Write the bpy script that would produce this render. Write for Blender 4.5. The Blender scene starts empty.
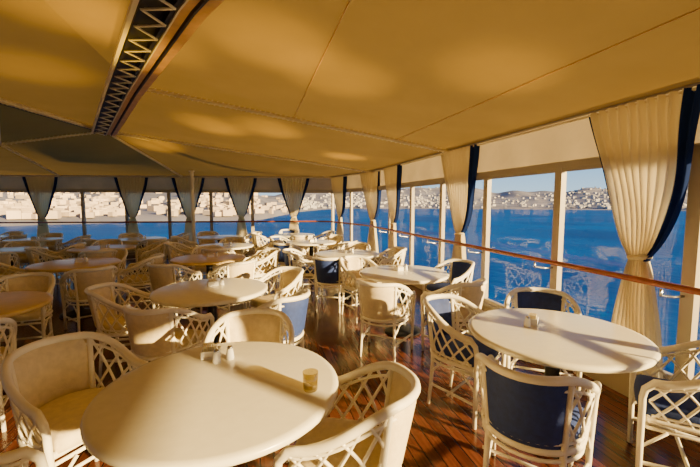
import bpy, math, random
from mathutils import Vector, noise
random.seed(4)
scene = bpy.context.scene

# ---------------------------------------------------------------- materials
def mat(name, col, rough=0.5, metal=0.0, spec=0.5, noise_amt=0.0, noise_scale=8.0, bump=0.0, bump_scale=40.0, trans=0.0, tcol=None):
    m = bpy.data.materials.new(name); m.use_nodes = True
    nt = m.node_tree; b = nt.nodes['Principled BSDF']; out = nt.nodes['Material Output']
    b.inputs['Base Color'].default_value = (*col, 1)
    b.inputs['Roughness'].default_value = rough
    b.inputs['Metallic'].default_value = metal
    b.inputs['Specular IOR Level'].default_value = spec
    tc = nt.nodes.new('ShaderNodeTexCoord')
    if noise_amt > 0:
        n = nt.nodes.new('ShaderNodeTexNoise'); n.inputs['Scale'].default_value = noise_scale
        n.inputs['Detail'].default_value = 5
        nt.links.new(tc.outputs['Object'], n.inputs['Vector'])
        r = nt.nodes.new('ShaderNodeValToRGB')
        r.color_ramp.elements[0].position = 0.3; r.color_ramp.elements[1].position = 0.7
        r.color_ramp.elements[0].color = (*[c*(1-noise_amt) for c in col], 1)
        r.color_ramp.elements[1].color = (*[min(1, c*(1+noise_amt)) for c in col], 1)
        nt.links.new(n.outputs['Fac'], r.inputs['Fac'])
        nt.links.new(r.outputs['Color'], b.inputs['Base Color'])
    if bump > 0:
        n2 = nt.nodes.new('ShaderNodeTexNoise'); n2.inputs['Scale'].default_value = bump_scale
        nt.links.new(tc.outputs['Object'], n2.inputs['Vector'])
        bp = nt.nodes.new('ShaderNodeBump'); bp.inputs['Strength'].default_value = bump
        bp.inputs['Distance'].default_value = 0.02
        nt.links.new(n2.outputs['Fac'], bp.inputs['Height'])
        nt.links.new(bp.outputs['Normal'], b.inputs['Normal'])
    if trans > 0:
        t = nt.nodes.new('ShaderNodeBsdfTranslucent')
        t.inputs['Color'].default_value = (*(tcol or col), 1)
        mx = nt.nodes.new('ShaderNodeMixShader'); mx.inputs[0].default_value = trans
        nt.links.new(b.outputs[0], mx.inputs[1]); nt.links.new(t.outputs[0], mx.inputs[2])
        nt.links.new(mx.outputs[0], out.inputs['Surface'])
    return m

M_paint = mat('chair_white_paint', (0.93, 0.87, 0.69), 0.38, noise_amt=0.04, noise_scale=12)
M_cream = mat('cream_upholstery', (0.78, 0.66, 0.41), 0.8, noise_amt=0.08, noise_scale=30, bump=0.15, bump_scale=150)
M_navy = mat('navy_upholstery', (0.018, 0.042, 0.20), 0.75, noise_amt=0.15, noise_scale=30, bump=0.15, bump_scale=150)
M_top = mat('table_laminate', (0.88, 0.83, 0.65), 0.25, noise_amt=0.03, noise_scale=20)
M_toptan = mat('table_tan', (0.76, 0.56, 0.20), 0.3, noise_amt=0.1, noise_scale=10)
M_dark = mat('dark_iron', (0.015, 0.016, 0.022), 0.4, metal=0.3)
M_canvas = mat('canopy_canvas', (0.33, 0.235, 0.082), 0.85, spec=0.1, noise_amt=0.16, noise_scale=0.8, bump=0.4, bump_scale=1.6, trans=0.12, tcol=(0.65,0.42,0.10))
M_valance = mat('valance_canvas', (0.56, 0.46, 0.27), 0.8, spec=0.1, noise_amt=.15, noise_scale=2, bump=0.4, bump_scale=5, trans=0.2)
M_curtain = mat('curtain_white', (0.92, 0.84, 0.58), 0.85, spec=0.1, trans=0.5)
M_cnavy = mat('curtain_navy', (0.010, 0.028, 0.14), 0.85, spec=0.1, trans=0.15)
M_frame = mat('window_frame_paint', (0.42, 0.37, 0.28), 0.45)
M_wall = mat('wall_paint', (0.36, 0.28, 0.17), 0.6, noise_amt=0.04, noise_scale=3)
M_rail = mat('varnished_rail', (0.34, 0.09, 0.03), 0.25, noise_amt=0.2, noise_scale=15)
M_batten = mat('batten_white', (0.86, 0.76, 0.52), 0.5)
M_tanbeam = mat('beam_tan', (0.66, 0.40, 0.15), 0.5, noise_amt=0.15)
M_black = mat('black_track', (0.012, 0.011, 0.010), 0.5)
M_lace = mat('lacing_white', (0.92, 0.84, 0.62), 0.6)
M_ceramic = mat('ceramic_white', (0.94, 0.93, 0.90), 0.2)
M_steel = mat('steel', (0.6, 0.6, 0.6), 0.25, metal=1)
M_sugar = mat('sugar_packets', (0.9, 0.75, 0.45), 0.7, noise_amt=0.2, noise_scale=60)

def glass_mat(name, tint, gloss):
    m = bpy.data.materials.new(name); m.use_nodes = True
    nt = m.node_tree; nt.nodes.clear()
    o = nt.nodes.new('ShaderNodeOutputMaterial')
    t = nt.nodes.new('ShaderNodeBsdfTransparent'); t.inputs[0].default_value = (*tint, 1)
    g = nt.nodes.new('ShaderNodeBsdfGlossy'); g.inputs['Roughness'].default_value = 0.02
    mx = nt.nodes.new('ShaderNodeMixShader'); mx.inputs[0].default_value = gloss
    nt.links.new(t.outputs[0], mx.inputs[1]); nt.links.new(g.outputs[0], mx.inputs[2])
    nt.links.new(mx.outputs[0], o.inputs[0])
    return m
M_glass = glass_mat('window_glass', (0.95, 0.97, 0.98), 0.04)
M_tumbler = glass_mat('tumbler_glass', (0.80, 0.74, 0.5), 0.14)

def floor_mat():
    m = bpy.data.materials.new('teak_deck'); m.use_nodes = True
    nt = m.node_tree; b = nt.nodes['Principled BSDF']
    tc = nt.nodes.new('ShaderNodeTexCoord')
    mp = nt.nodes.new('ShaderNodeMapping'); mp.inputs['Rotation'].default_value = (0, 0, math.radians(90))
    nt.links.new(tc.outputs['Object'], mp.inputs['Vector'])
    br = nt.nodes.new('ShaderNodeTexBrick')
    br.inputs['Scale'].default_value = 1.0
    br.inputs['Brick Width'].default_value = 2.6; br.inputs['Row Height'].default_value = 0.085
    br.inputs['Mortar Size'].default_value = 0.005; br.inputs['Mortar Smooth'].default_value = 0.3
    br.inputs['Color1'].default_value = (0.16, 0.050, 0.022, 1)
    br.inputs['Color2'].default_value = (0.095, 0.028, 0.013, 1)
    br.inputs['Mortar'].default_value = (0.015, 0.006, 0.005, 1)
    nt.links.new(mp.outputs[0], br.inputs['Vector'])
    mp2 = nt.nodes.new('ShaderNodeMapping'); mp2.inputs['Scale'].default_value = (30, 1.5, 1)
    nt.links.new(tc.outputs['Object'], mp2.inputs['Vector'])
    n = nt.nodes.new('ShaderNodeTexNoise'); n.inputs['Scale'].default_value = 2; n.inputs['Detail'].default_value = 6
    nt.links.new(mp2.outputs[0], n.inputs['Vector'])
    mx = nt.nodes.new('ShaderNodeMix'); mx.data_type = 'RGBA'; mx.blend_type = 'MULTIPLY'; mx.inputs[0].default_value = 0.7
    r = nt.nodes.new('ShaderNodeValToRGB')
    r.color_ramp.elements[0].color = (0.45, 0.42, 0.4, 1); r.color_ramp.elements[0].position = 0.3
    r.color_ramp.elements[1].color = (1.3, 1.25, 1.2, 1); r.color_ramp.elements[1].position = 0.7
    nt.links.new(n.outputs['Fac'], r.inputs['Fac'])
    nt.links.new(br.outputs['Color'], mx.inputs[6]); nt.links.new(r.outputs['Color'], mx.inputs[7])
    nt.links.new(mx.outputs[2], b.inputs['Base Color'])
    b.inputs['Roughness'].default_value = 0.18
    bp = nt.nodes.new('ShaderNodeBump'); bp.inputs['Strength'].default_value = 0.2; bp.inputs['Distance'].default_value = 0.003
    bp.invert = True
    nt.links.new(br.outputs['Fac'], bp.inputs['Height']); nt.links.new(bp.outputs['Normal'], b.inputs['Normal'])
    return m
M_floor = floor_mat()

def sea_mat():
    m = bpy.data.materials.new('sea_water'); m.use_nodes = True
    nt = m.node_tree; b = nt.nodes['Principled BSDF']
    b.inputs['Roughness'].default_value = 0.45; b.inputs['Specular IOR Level'].default_value = 0.03
    tc = nt.nodes.new('ShaderNodeTexCoord')
    n = nt.nodes.new('ShaderNodeTexNoise'); n.inputs['Scale'].default_value = 0.02; n.inputs['Detail'].default_value = 8
    nt.links.new(tc.outputs['Object'], n.inputs['Vector'])
    r = nt.nodes.new('ShaderNodeValToRGB')
    r.color_ramp.elements[0].color = (0.0, 0.042, 0.21, 1); r.color_ramp.elements[0].position = 0.35
    r.color_ramp.elements[1].color = (0.0, 0.085, 0.34, 1); r.color_ramp.elements[1].position = 0.65
    nt.links.new(n.outputs['Fac'], r.inputs['Fac']); nt.links.new(r.outputs['Color'], b.inputs['Base Color'])
    n2 = nt.nodes.new('ShaderNodeTexNoise'); n2.inputs['Scale'].default_value = 0.35; n2.inputs['Detail'].default_value = 6
    nt.links.new(tc.outputs['Object'], n2.inputs['Vector'])
    bp = nt.nodes.new('ShaderNodeBump'); bp.inputs['Strength'].default_value = 0.6; bp.inputs['Distance'].default_value = 0.6
    nt.links.new(n2.outputs['Fac'], bp.inputs['Height']); nt.links.new(bp.outputs['Normal'], b.inputs['Normal'])
    return m
M_sea = sea_mat()
M_hill = mat('hillside', (0.19, 0.185, 0.22), 0.9, noise_amt=0.35, noise_scale=0.012)
M_house = mat('white_houses', (0.40, 0.39, 0.40), 0.8)
M_house2 = mat('harbour_houses', (0.56, 0.45, 0.33), 0.8, noise_amt=.45, noise_scale=.03)

# ---------------------------------------------------------------- mesh builder
class MB:
    def __init__(s): s.v=[]; s.f=[]; s.m=[]; s.s=[]
    def face(s, idx, m=0, smooth=True): s.f.append(idx); s.m.append(m); s.s.append(smooth)
    def tube(s, pts, r, seg=7, m=0, closed=False):
        P=[Vector(p) for p in pts]; n=len(P); base=len(s.v)
        up=None
        for i in range(n):
            if closed: t=P[(i+1)%n]-P[(i-1)%n]
            else: t=P[min(i+1,n-1)]-P[max(i-1,0)]
            t.normalize()
            if up is None:
                up=Vector((0,0,1)) if abs(t.z)<0.9 else Vector((1,0,0))
            a=up-t*up.dot(t)
            if a.length<1e-5: a=Vector((1,0,0))-t*t.x
            a.normalize(); up=a; b=t.cross(a)
            rr=r[i] if isinstance(r,(list,tuple)) else r
            for k in range(seg):
                an=2*math.pi*k/seg
                s.v.append(tuple(P[i]+a*math.cos(an)*rr+b*math.sin(an)*rr))
        rng=n if closed else n-1
        for i in range(rng):
            j=(i+1)%n
            for k in range(seg):
                k2=(k+1)%seg
                s.face((base+i*seg+k, base+i*seg+k2, base+j*seg+k2, base+j*seg+k), m)
        if not closed:
            s.face(tuple(base+k for k in reversed(range(seg))), m, False)
            s.face(tuple(base+(n-1)*seg+k for k in range(seg)), m, False)
    def box(s, c, d, m=0, rot=0.0):
        cx,cy,cz=c; a,b,h=d[0]/2,d[1]/2,d[2]/2; base=len(s.v); co,si=math.cos(rot),math.sin(rot)
        for z in(-h,h):
            for x,y in((-a,-b),(a,-b),(a,b),(-a,b)):
                s.v.append((cx+x*co-y*si, cy+x*si+y*co, cz+z))
        for q in((3,2,1,0),(4,5,6,7),(0,1,5,4),(1,2,6,5),(2,3,7,6),(3,0,4,7)):
            s.face(tuple(base+i for i in q), m, False)
    def lathe(s, prof, seg=32, m=0, c=(0,0), mats=None, smooth=True):
        base=len(s.v); n=len(prof)
        for r,z in prof:
            for k in range(seg):
                an=2*math.pi*k/seg
                s.v.append((c[0]+max(r,1e-4)*math.cos(an), c[1]+max(r,1e-4)*math.sin(an), z))
        for i in range(n-1):
            mm=mats[i] if mats else m
            for k in range(seg):
                k2=(k+1)%seg
                s.face((base+i*seg+k, base+i*seg+k2, base+(i+1)*seg+k2, base+(i+1)*seg+k), mm, smooth)
    def grid(s, fn, nu, nv, m=0, smooth=True, matfn=None):
        base=len(s.v)
        for j in range(nv+1):
            for i in range(nu+1):
                s.v.append(tuple(fn(i/nu, j/nv)))
        for j in range(nv):
            for i in range(nu):
                a=base+j*(nu+1)+i
                s.face((a,a+1,a+nu+2,a+nu+1), matfn((i+.5)/nu,(j+.5)/nv) if matfn else m, smooth)
    def mesh(s, name, mats, sc=1.0):
        me=bpy.data.meshes.new(name); me.from_pydata([(v[0]*sc,v[1]*sc,v[2]) for v in s.v],[],s.f)
        for m in mats: me.materials.append(m)
        me.polygons.foreach_set('material_index', s.m); me.polygons.foreach_set('use_smooth', s.s)
        me.update(); return me
def add(name, me, loc=(0,0,0), rz=0.0):
    o=bpy.data.objects.new(name, me); o.location=loc; o.rotation_euler=(0,0,rz)
    scene.collection.objects.link(o); return o

# ---------------------------------------------------------------- camera
cam_d=bpy.data.cameras.new('camera'); cam=bpy.data.objects.new('camera',cam_d); scene.collection.objects.link(cam)
cam.location=(0,0,1.6); cam.rotation_euler=(math.radians(90-4.8),0,0)
cam_d.sensor_width=36; cam_d.lens=36*365/700; cam_d.clip_end=60000; cam_d.clip_start=0.05
scene.camera=cam

# ---------------------------------------------------------------- room frame
N=Vector((0.968,0.252,0)); D=Vector((-0.252,0.968,0))
def W(s,off,z): return N*(3.0-off)+D*s+Vector((0,0,z))
S0=-6.53; S1=9.07

# floor
wa=math.atan2(-D.x, D.y)
mb=MB()
for p in [W(S0,-0.08,0),W(S1,-0.08,0),Vector((-0.5,11.68,0)),Vector((-13.1,10.66,0)),Vector((-13.1,-9,0)),Vector((4.9,-9,0))]:
    c,s_=math.cos(-wa),math.sin(-wa)
    mb.v.append((p.x*c-p.y*s_, p.x*s_+p.y*c, 0))
mb.face((0,1,2,3,4,5),0,False)
fl=add('floor', mb.mesh('floor',[M_floor]), rz=wa)

# ---------------------------------------------------------------- walls with windows
HT=2.42; GT=1.95; SILL=0.24
win_count=[0]
def wall_segment(name, p0, p1, n, inward):
    p0=Vector(p0); p1=Vector(p1); t=(p1-p0); L=t.length; t.normalize()
    ang=math.atan2(t.y,t.x); inw=Vector(inward).normalized()
    mb=MB()
    c=(p0+p1)/2
    mb.box((c.x,c.y,SILL/2),(L,0.10,SILL),0,ang)
    add('wall_'+name, mb.mesh('wall_'+name,[M_wall]))
    mb=MB(); mb.box((c.x,c.y,SILL+0.015),(L,0.15,0.03),0,ang)
    mb.box((c.x,c.y,GT+0.03),(L,0.07,0.06),0,ang)
    mb.box((c.x,c.y,HT+0.02),(L,0.07,0.05),0,ang)
    add('trim_'+name, mb.mesh('trim_'+name,[M_frame]))
    mb=MB()
    def vf(u,v):
        p=p0+t*(u*L)+inw*(0.02+0.015*math.sin(u*L*9)*(1-v)); return (p.x,p.y,GT+0.05+(HT-GT-0.04)*v)
    mb.grid(vf, int(L*12), 3)
    add('canvas_valance', mb.mesh('canvas_valance',[M_valance]))
    w=L/n
    for i in range(n):
        win_count[0]+=1
        a=p0+t*(i*w); b=p0+t*((i+1)*w); m_=(a+b)/2
        mb=MB()
        zc=(SILL+GT)/2; hh=GT-SILL-0.03
        mb.box((a.x+t.x*.022,a.y+t.y*.022,zc+.015),(0.044,0.06,hh),0,ang)
        mb.box((b.x-t.x*.022,b.y-t.y*.022,zc+.015),(0.044,0.06,hh),0,ang)
        mb.box((m_.x,m_.y,SILL+0.055),(w-0.088,0.05,0.04),0,ang)
        mb.box((m_.x,m_.y,GT-0.02),(w-0.088,0.05,0.04),0,ang)
        base=len(mb.v)
        A=a+t*.044; B=b-t*.044
        mb.v+= [(A.x,A.y,SILL+.07),(B.x,B.y,SILL+.07),(B.x,B.y,GT-.04),(A.x,A.y,GT-.04)]
        mb.face((base,base+1,base+2,base+3),1,False)
        add('window_%d'%win_count[0], mb.mesh('window',[M_frame,M_glass,M_steel]))
c1=W(S1,0,0)
F0=Vector((-0.55,11.6,0)); F3=Vector((-13,10.6,0))
wall_segment('right', W(S0,0,0), c1, 13, -N)
wall_segment('corner', c1, F0, 2, (-0.87,-0.49,0))
wall_segment('far', F0, F3, 10, (0.08,-1,0))
wall_segment('left', F3, Vector((-13,-9,0)), 14, (1,0,0))
mb=MB(); mb.box((-4.1,-8.9,1.25),(18,0.1,2.5),0,0); add('wall_back', mb.mesh('wall_back',[M_wall]))
b0=W(S0,0,0); mb=MB(); mid=(b0+Vector((4.9,-8.9,0)))/2
mb.box((mid.x,mid.y,1.25),((b0-Vector((4.9,-8.9,0))).length,0.1,2.5),0,math.atan2(-8.9-b0.y,4.9-b0.x)); add('wall_side', mb.mesh('wall_side',[M_wall]))

# ---------------------------------------------------------------- canopy (tent ceiling)
Q=Vector((-2.82,4.82,3.13)); Bn=Vector((-5.03,7.65,3.10))
W1=W(5.2,0,HT); W2=W(S1,0,HT)
F0t=F0+Vector((0,0,HT)); F1=Vector((-5.1,11.235,HT)); F2=Vector((-8.6,10.95,HT)); F3t=F3+Vector((0,0,HT))
L1=Vector((-5.0,5.3,3.1)); L2=Vector((-5.0,-9,3.1)); Mn=Vector((-6.5,6.9,2.72)); N2=Vector((-8,-9,2.7)); N3=Vector((-13,-9,HT))
W0=W1-D*14.2
Qb=Q-D*13.7
mb=MB()
def patch(a,b,c,d,sag=0.05,n=14):
    def fn(u,v):
        p=(a*(1-u)+b*u)*(1-v)+(d*(1-u)+c*u)*v
        z=-sag*16*u*(1-u)*v*(1-v)
        return (p.x,p.y,p.z+z)
    mb.grid(fn,n,n)
patch(Qb,W0,W1,Q,0.03)
patch(Q,W1,W2,Bn,0.05)
patch(Bn,W2,F0t,F1,0.05)
patch(Bn,F1,F2,Mn,0.05)
patch(L1,Bn,Mn,L1,0.0)
patch(Q,Bn,L1,Q,0.0)
patch(L2,Qb,Q,L1,0.04)
patch(N2,L2,L1,Mn,0.04)
patch(N3,N2,Mn,F2,0.04)
patch(N3,F2,F3t,N3,0.0)
add('ceiling', mb.mesh('ceiling',[M_canvas]))

def batten(a,b,r=0.022,name='canopy_batten',m=M_batten,sag=0.0,off=-0.035):
    mb=MB(); pts=[]
    for i in range(13):
        k=i/12; p=a*(1-k)+b*k; pts.append(p+Vector((0,0,off-sag*4*k*(1-k))))
    mb.tube(pts,r,8)
    if r>=.018 and m is M_batten:   # rope lacing spiralled round the batten
        L=(b-a).length; n=int(L/.035); t=(b-a).normalized(); sd_=t.cross(Vector((0,0,1))).normalized(); up_=sd_.cross(t)
        sp=[]
        for i in range(n*2+1):
            k=i/(n*2); an=i*math.pi*.5
            sp.append(a.lerp(b,k)+Vector((0,0,off-sag*4*k*(1-k)))+sd_*(math.cos(an)*(r+.008))+up_*(math.sin(an)*(r+.008)))
        mb.tube(sp,.005,4,1)
    return add(name, mb.mesh(name,[m,M_lace]))
batten(Q,W1,.022); batten(Bn,W2,.020); batten(Bn,F1,.022); batten(Mn,F2,.022); batten(Bn,Mn,.020); batten(L1,Mn,0.015)
batten(Bn,L1-Vector((0,3.0,0)),0.038)
batten(Bn+Vector((-.10,0,0)),L1-Vector((.10,3.0,0)),0.028,'canopy_batten',M_black)
batten(Bn+Vector((0,0,0)),F0t,0.015)
def seam(k,l=11.5):
    a=Q*(1-k)+W1*k; b=a-D*l
    batten(a,b,0.005,'canopy_seam',M_tanbeam,0.03*math.sin(math.pi*k)*1.0,-0.012)
seam(0.459); seam(0.80)

# ridge track
A0=Vector((0.25,0.7,2.66)); A1=Vector((-1.11,2.43,2.86)); Q1=Vector((-2.86,4.78,3.02)); B1=Vector((-4.98,7.55,3.0))
path=[]
for a,b in((A0,A1),(A1,Q1),(Q1,B1)):
    for i in range(9): path.append(a.lerp(b,i/9))
path.append(B1)
side=Vector((0.787,0.617,0))
mb=MB()
def ribbonbox(off,w,h,m,zoff=0):
    base=len(mb.v)
    for p in path:
        for dx,dzz in((-w/2,-h/2),(w/2,-h/2),(w/2,h/2),(-w/2,h/2)):
            q=p+side*(off+dx)+Vector((0,0,dzz+zoff)); mb.v.append(tuple(q))
    for i in range(len(path)-1):
        for k in range(4):
            k2=(k+1)%4
            mb.face((base+i*4+k,base+i*4+k2,base+(i+1)*4+k2,base+(i+1)*4+k),m,False)
ribbonbox(0.155,0.07,0.06,0); ribbonbox(0.112,0.016,0.05,1,-.01); ribbonbox(0.065,0.055,0.04,0,0)
ribbonbox(-0.00,0.028,0.05,1); ribbonbox(-0.17,0.028,0.05,1); ribbonbox(-0.21,0.03,0.04,2,-.01)
ribbonbox(0.024,0.012,0.05,2,-.01); ribbonbox(-0.085,0.16,0.006,1,0.03)
for i in range(0,len(path)-1):
    p=path[i]; q=path[i+1]; m_=p.lerp(q,.5); dn=Vector((0,0,-.030))
    mb.tube([p+side*(0.0)+dn, m_+side*(-0.17)+dn, q+side*(0.0)+dn],0.010,5,2)
add('canopy_ridge_track', mb.mesh('canopy_ridge_track',[M_tanbeam,M_black,M_lace,M_batten]))

mb=MB(); mb.tube([W(S0+.1,.10,2.37),W(8.95,.10,2.37),Vector((-.62,11.45,2.37)),Vector((-12.9,10.47,2.37))],0.014,6)
add('curtain_rod', mb.mesh('curtain_rod',[M_batten]))

mb=MB(); mb.lathe([(0.09,0),(0.09,.03),(.045,.05),(.045,2.42),(.07,2.44),(.07,2.46)],16)
add('support_column', mb.mesh('support_column',[M_lace]), (-4.25,9.9,0))

# handrail
mb=MB()
R=[W(S0+.1,.25,1.03)]+[W(s,.25,1.03) for s in (-3,0,3,6,8.6)]+[W(8.95,.30,1.03),Vector((-.6,11.15,1.03)),Vector((-.85,11.3,1.03)),Vector((-6,10.88,1.03)),Vector((-12.7,10.35,1.03))]
mb.tube(R,0.024,12)
for i in range(13):
    s=S0+.02+i*1.2
    if s<8.8 and i>0:
        mb.tube([W(s,.25,1.0),W(s,.25,.95),W(s,.12,.93),W(s,0.02,.93)],0.01,6,1)
for i in range(10):
    x=-1.6-i*1.25; y=11.6-(-.55-x)*0.0803
    mb.tube([(x,y-.25,1.0),(x,y-.25,.95),(x,y-.02,.93)],0.01,6,1)
add('handrail', mb.mesh('handrail',[M_rail,M_steel]))

# ---------------------------------------------------------------- curtains
def curtain_mesh(w0=0.95, nl=0.06, nr=0.2, tieoff=0.04, seed=0, ex=0.72, zk=1.15):
    mb=MB(); zt,zb=2.38,0.28
    n=11
    vk=(zt-zk)/(zt-zb)
    def fn(u,v):
        z=zt+(zb-zt)*v
        if z>zk:
            k=(z-zk)/(zt-zk); w=0.11+(w0-0.11)*(k**ex); cx=tieoff*(1-k)
            depth=0.028*(1-k)+0.030*k
        else:
            k=(zk-z)/(zk-zb); w=0.11+0.34*(k**0.6); cx=tieoff; depth=0.035
        ph=seed
        x=cx+(u-.5)*w+0.008*math.sin(z*7+u*9+ph)
        y=depth*math.sin(2*math.pi*n*u+ph)+0.01*math.sin(5*z+ph)
        if z>zk: y+=0.03*math.sin(math.pi*min(1,(z-zk)/(zt-zk)))
        return (x,y,z)
    def mf(u,v):
        if v>vk: return 0
        return 1 if (u<nl or u>1-nr) else 0
    mb.grid(fn,88,36,matfn=mf)
    mb.tube([(tieoff+0.07*math.cos(a),0.05*math.sin(a),zk+0.01*math.cos(a)) for a in [2*math.pi*i/16 for i in range(16)]],0.018,6,0,True)
    return mb.mesh('curtain',[M_curtain,M_cnavy])
cm=[curtain_mesh(0.87,0.05,0.11,0.09,0.3,0.55,1.18),curtain_mesh(1.0,0.03,0.15,0.12,1.7,.6),curtain_mesh(1.0,0.10,0.10,0.0,2.9)]
angR=math.atan2(-D.y,-D.x)
for s,k in((2.24,0),(4.85,1),(7.5,1),(-0.5,0),(-3.2,0),(-5.6,0)):
    add('curtain',cm[k],W(s,.12,0),angR)
cdir=math.atan2(c1.y-F0.y,c1.x-F0.x)
add('curtain',cm[1],W(8.95,.14,0),angR+0.3)
pm=(c1*.25+F0*.75)+Vector((-.87,-.49,0))*.12
add('curtain',cm[1],pm,cdir)
for x in(-1.75,-3.35,-4.9,-6.55,-9.1,-11.5):
    y=11.6-(-.55-x)*0.0803-.12
    add('curtain',cm[2],(x,y,0),math.atan(0.0803))

# ---------------------------------------------------------------- dining chair
def U(s,hw,front):
    L=front+math.pi*hw/2; a=abs(s)*L
    if a<=math.pi*hw/2:
        th=a/hw; x=hw*math.sin(th); y=-hw*math.cos(th)
    else: x=hw; y=a-math.pi*hw/2
    return (math.copysign(x,s),y)
def sm(a,b,x):
    t=max(0,min(1,(x-a)/(b-a))); return t*t*(3-2*t)
def ztop(s): return 0.80-0.155*sm(0.28,0.92,abs(s))
def S(s,w,push=0.0):
    x0,y0=U(s,.262+push,.22); x1,y1=U(s,.30+push,.235)
    back=1-sm(0,.6,abs(s))
    x=x0+(x1-x0)*w; y=y0+(y1-0.045*back-y0)*w
    return Vector((x,y-.01,.42+(ztop(s)-.42)*w))
def chair_mesh(fabric):
    mb=MB()
    pts=[Vector((-.275,.235,0.0)),Vector((-.28,.24,.3)),Vector((-.292,.243,.55)),Vector((-.298,.235,.60)),]
    for i in range(33):
        s=-0.95+1.9*i/32; pts.append(S(s,1))
    pts+= [Vector((.298,.235,.60)),Vector((.292,.243,.55)),Vector((.28,.24,.3)),Vector((.275,.235,0.0))]
    rad=[.016,.018,.019,.021]+[.022]*33+[.021,.019,.018,.016]
    mb.tube(pts,rad,9)
    mb.tube([S(-0.97+1.94*i/30,0.86) for i in range(31)],0.009,6)
    mb.tube([S(-0.97+1.94*i/30,0.12) for i in range(31)],0.009,6)
    ring=[S(-1+2*i/30,0) for i in range(31)]
    mb.tube(ring,0.018,8)
    mb.tube([S(-1,0),S(1,0)],0.018,8)
    mb.tube([p-Vector((0,0,.045)) for p in ring],0.011,6)
    mb.tube([S(-1,0)-Vector((0,0,.045)),S(1,0)-Vector((0,0,.045))],0.011,6)
    for sg in(-1,1):
        p=[S(sg*.34,1)]+[S(sg*.34,.5)]+[S(sg*.34,0)]
        q=S(sg*.34,0); p+= [Vector((q.x*1.02,q.y*1.05,.2)),Vector((q.x*1.06,q.y*1.16,0))]
        mb.tube(p,[.016,.017,.018,.017,.015],8)
        bl=Vector((q.x*1.04,q.y*1.08,.17)); fr=Vector((sg*.277,.237,.17))
        mb.tube([bl,fr],0.012,6)
        mb.tube([Vector((fr.x,fr.y,.26)),Vector((fr.x,fr.y-.12,.375))],0.009,6)
        mb.tube([Vector((bl.x,bl.y,.26)),Vector((bl.x+sg*.03,bl.y+.11,.375))],0.009,6)
        mb.tube([Vector((fr.x,fr.y,.26)),Vector((fr.x-sg*.12,fr.y,.375))],0.009,6)
    mb.tube([Vector((-.277,.0,.17)),Vector((.277,.0,.17))],0.011,6)
    ds=.30
    for sg in(-1,1):
        for k in range(-2,6):
            for dr in(1,-1):
                s0=.34+k*.165; pts=[]
                for i in range(11):
                    w=i/10; s=s0+(ds*w if dr==1 else ds*(1-w))
                    if .34<=s<=.985: pts.append(S(sg*s,.02+.96*w))
                if len(pts)>=2: mb.tube(pts,0.0088,5)
    def bf(off):
        def fn(u,v):
            s=-.325+.65*u; w=.04+.92*v
            p=S(s,w); x,y=U(s,1,0); nrm=Vector((x,y,0)).normalized()
            edge=min(u,1-u,v,1-v)*8; edge=min(1,edge)**.5
            return p+nrm*(off*edge)
        return fn
    mb.grid(bf(-0.040),16,8,1); mb.grid(bf(0.014),16,8,1)
    out=[]
    for i in range(37):
        s=-1+2*i/36; x,y=U(s,.245,.235); out.append((x,y-.005))
    for i in range(1,8):
        x=.245-.49*i/8; out.append((x,.23+.025*math.sin(math.pi*i/8)))
    n=len(out); base=len(mb.v)
    rings=[(.90,.415),(.98,.425),(1.0,.455),(.98,.48),(.90,.498),(.6,.51),(.2,.515)]
    for sc,z in rings:
        for x,y in out: mb.v.append((x*sc,(y)*sc+.0,z))
    for r in range(len(rings)-1):
        for k in range(n):
            k2=(k+1)%n; mb.face((base+r*n+k,base+r*n+k2,base+(r+1)*n+k2,base+(r+1)*n+k),1)
    mb.face(tuple(base+(len(rings)-1)*n+k for k in range(n)),1)
    mb.face(tuple(base+k for k in reversed(range(n))),1)
    return mb.mesh('dining_chair',[M_paint,fabric],0.91)
CH={'c':chair_mesh(M_cream),'n':chair_mesh(M_navy)}
def chair(x,y,tx,ty,k='c',dr=0):
    a=math.atan2(ty-y,tx-x)-math.pi/2+math.radians(dr)
    add('dining_chair',CH[k],(x,y,0),a)

# ---------------------------------------------------------------- table
def table_mesh(top,R=.545):
    mb=MB()
    prof=[(0.001,.75),(R-.03,.75),(R-.008,.747),(R,.738),(R,.722),(R-.01,.712),(R-.05,.708),(.2,.706),(.2,.69),(.06,.67),(.045,.6),(.045,.12),(.07,.07),(.18,.045),(.22,.03),(.225,.012),(.22,0),(.001,0)]
    mats=[0]*7+[1]*(len(prof)-8)
    mb.lathe(prof[::-1],64,mats=mats[::-1])
    return mb.mesh('round_dining_table',[top,M_dark])
TM={'w':table_mesh(M_top),'t':table_mesh(M_toptan)}
def table(x,y,k='w'): add('round_dining_table',TM[k],(x,y,0))
def around(x,y,angs,kinds='cccc',r=.80):
    for a,k in zip(angs,kinds):
        a=math.radians(a); chair(x+r*math.cos(a),y+r*math.sin(a),x,y,k,random.uniform(-12,12))

T1=(-.60,1.66); table(*T1)
chair(-.03,1.58,*T1,'c',0); chair(-1.47,1.90,*T1,'c',-8); chair(-1.16,1.02,*T1); chair(-.66,2.33,*T1,'c')
T2=(-1.38,3.58); table(*T2)
chair(-1.50,2.93,*T2); chair(-2.12,3.42,*T2); chair(-.68,3.22,*T2,'n'); chair(-.85,4.15,*T2)
T3=(.66,4.45); table(*T3)
chair(.36,3.80,*T3); chair(1.12,3.83,*T3); chair(1.33,4.80,*T3,'n'); chair(.15,5.1,*T3)
TR=(1.36,2.37); table(*TR)
chair(.90,2.80,*TR,'n'); chair(.98,1.88,*TR,'n'); chair(1.92,2.0,*TR,'n'); chair(1.62,3.02,*TR,'n')
T4=(-.05,6.15); table(*T4)
chair(-.27,5.45,*T4,'n'); chair(-.80,6.1,*T4,'n'); chair(.65,6.3,*T4,'c'); chair(.1,6.95,*T4,'c')
T5=(-3.9,5.14); table(*T5,'t')
chair(-3.28,4.55,*T5); chair(-3.15,5.4,*T5); chair(-4.6,4.8,*T5); chair(-4.0,5.95,*T5)
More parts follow.
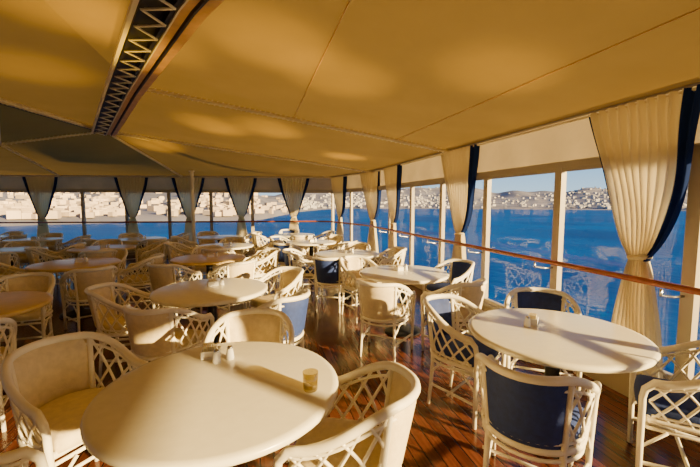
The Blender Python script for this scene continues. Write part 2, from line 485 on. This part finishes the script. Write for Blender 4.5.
T6=(-2.2,5.65); table(*T6,'t')
chair(-1.62,5.05,*T6); chair(-2.4,4.9,*T6); chair(-1.5,6.05,*T6); chair(-2.5,6.4,*T6)
T7=(-3.15,2.95); table(*T7,'t')
chair(-2.70,2.46,*T7); chair(-3.45,3.75,*T7,); chair(-3.9,2.7,*T7); chair(-3.3,2.2,*T7)
for (x,y,k,a,ks) in [(-7.4,8.5,'w',(20,110,200,290),'cccc'),(-5.0,8.7,'w',(45,135,225,315),'cccc'),(-2.5,7.3,'w',(10,100,190,280),'cccc'),
    (-3.3,9.2,'w',(40,130,220,310),'cccc'),(-.85,8.0,'w',(60,150,240,330),'cnnc'),(-6.2,6.6,'w',(30,120,210,300),'cccc'),(-4.7,6.9,'t',(30,120,210,300),'cccc'),
    (-1.5,9.8,'w',(20,110,200,290),'cncc'),(-5.2,3.6,'w',(30,120,210,300),'cccc'),(-7.0,4.6,'w',(30,120,210,300),'cccc'),(-9.2,9.0,'w',(0,90,180,270),'cccc'),(-8.6,6.8,'w',(10,100,190,280),'cccc'),
    (-1.8,-1.2,'w',(0,90,180,270),'cccc'),(.9,-2.3,'w',(0,90,180,270),'cncc')]:
    table(x,y,k); around(x,y,a,ks)

# ---------------------------------------------------------------- table ware
def shaker():
    mb=MB(); mb.lathe([(.001,0),(.02,0),(.022,.01),(.018,.045),(.014,.06),(.015,.066),(.010,.074),(.001,.076)],16,mats=[0]*4+[1]*3); return mb.mesh('salt_shaker',[M_ceramic,M_steel])
def caddy():
    mb=MB()
    mb.box((0,0,.006),(.10,.07,.012),0)
    for sx in(-1,1): mb.box((sx*.046,0,.025),(.008,.07,.036),0)
    for sy in(-1,1): mb.box((0,sy*.031,.025),(.10,.008,.036),0)
    for i in range(7): mb.box((-.034+.011*i,0,.038),(.005,.048,.055),1,0.05*math.sin(i*3))
    return mb.mesh('sugar_caddy',[M_ceramic,M_sugar])
def tumbler():
    mb=MB(); mb.lathe([(.001,.0),(.030,0),(.033,.008),(.036,.085),(.033,.086),(.030,.012),(.001,.010)],24); return mb.mesh('glass_tumbler',[M_tumbler])
SH,CD,TB=shaker(),caddy(),tumbler()
def on(x,y,me,n,rz=0): add(n,me,(x,y,.7505),rz)
on(-.77,1.96,CD,'sugar_caddy',.3); on(-.655,1.93,SH,'salt_shaker'); on(-.71,1.88,SH,'pepper_shaker')
on(-.18,1.60,TB,'glass_tumbler')
on(1.29,2.52,CD,'sugar_caddy',1.0); on(1.22,2.45,SH,'salt_shaker')
for (x,y) in [(-1.42,3.72),(.62,4.55),(-.05,6.2),(-3.9,5.2),(-2.2,5.7),(-5,8.7),(-7.4,8.5),(-2.5,7.3),(-.85,8.0),(-4.7,6.9)]:
    on(x,y,CD,'sugar_caddy',.6); on(x+.09,y+.02,SH,'salt_shaker')

# ---------------------------------------------------------------- outside
mb=MB(); mb.lathe([(0.001,0),(30,0),(300,0),(3000,0),(40000,0)],96,smooth=False)
sea=add('sea', mb.mesh('sea',[M_sea]),(0,0,-14))
def hh(az,r):
    left=1-sm(-15,0,az)
    r0=950-620*left
    k=(r-r0)/(1100-500*left)
    if k<=0: return -16
    n=noise.noise(Vector((az*0.06,r*0.0011,3.1)))*0.35+noise.noise(Vector((az*0.35,r*0.004,7)))*0.18
    top=105+15*sm(25,45,az)-50*left
    return -15+ (top*(0.68+n))*sm(0,1,k)+6*sm(0,.05,k)
mb=MB()
def tf(u,v):
    az=-75+150*u; r=300+1800*v**1.4; a=math.radians(az)
    return (r*math.sin(a), r*math.cos(a), hh(az,r))
mb.grid(tf,220,60)
add('coast_hills', mb.mesh('coast_hills',[M_hill]))
mb=MB()
for i in range(3400):
    az=random.uniform(-60,55); left=1-sm(-15,0,az); r0=950-620*left
    if noise.noise(Vector((az*.25,1.5,0)))<-.15 and random.random()<.7: continue
    if left>.5 and random.random()<.35: continue
    r=r0+20+abs(random.gauss(0,1))*(450-200*left); a=math.radians(az)
    if r>2000: continue
    z=hh(az,r); w=random.uniform(4,11)*(1-.1*left); h=random.uniform(3,6)
    mb.box((r*math.sin(a),r*math.cos(a),z+h/2),(w,w*random.uniform(.6,1.2),h),1 if left>.5 else 0,random.uniform(0,1.5))
add('hillside_town', mb.mesh('hillside_town',[M_house,M_house2]))

# ---------------------------------------------------------------- light
sd=bpy.data.lights.new('sun','SUN'); so=bpy.data.objects.new('sun',sd); scene.collection.objects.link(so)
el=math.radians(12.5); h=Vector((0.82,-0.57,0)).normalized()
dirv=Vector((h.x*math.cos(el),h.y*math.cos(el),math.sin(el)))
so.rotation_euler=dirv.to_track_quat('Z','Y').to_euler(); so.location=(20,-14,8)
sd.energy=27; sd.color=(1.0,0.68,0.27); sd.angle=math.radians(1.0)
# added helper spots, no lamps here: stand in for tabletop sun bounce on canvas
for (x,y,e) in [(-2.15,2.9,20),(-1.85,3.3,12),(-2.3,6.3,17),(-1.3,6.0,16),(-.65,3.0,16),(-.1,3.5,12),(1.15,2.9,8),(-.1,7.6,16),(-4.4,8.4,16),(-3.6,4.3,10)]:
    ld=bpy.data.lights.new('canopy_bounce_helper','SPOT'); lo=bpy.data.objects.new('canopy_bounce_helper',ld); scene.collection.objects.link(lo)
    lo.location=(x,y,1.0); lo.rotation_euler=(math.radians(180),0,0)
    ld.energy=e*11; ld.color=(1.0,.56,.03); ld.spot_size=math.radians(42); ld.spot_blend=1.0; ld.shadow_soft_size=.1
w=bpy.data.worlds.new('sky'); scene.world=w; w.use_nodes=True; nt=w.node_tree
bg=nt.nodes['Background']
tc=nt.nodes.new('ShaderNodeTexCoord'); sp=nt.nodes.new('ShaderNodeSeparateXYZ'); nt.links.new(tc.outputs['Generated'],sp.inputs[0])
r=nt.nodes.new('ShaderNodeValToRGB'); cr=r.color_ramp
cr.elements[0].position=0.0; cr.elements[0].color=(0.66,0.86,0.98,1)
cr.elements[1].position=1.0; cr.elements[1].color=(0.04,0.11,0.32,1)
e=cr.elements.new(0.08); e.color=(0.36,0.64,0.92,1)
e=cr.elements.new(0.22); e.color=(0.11,0.29,0.60,1)
nt.links.new(sp.outputs[2],r.inputs['Fac'])
nt.links.new(r.outputs[0],bg.inputs['Color']); bg.inputs['Strength'].default_value=1.35
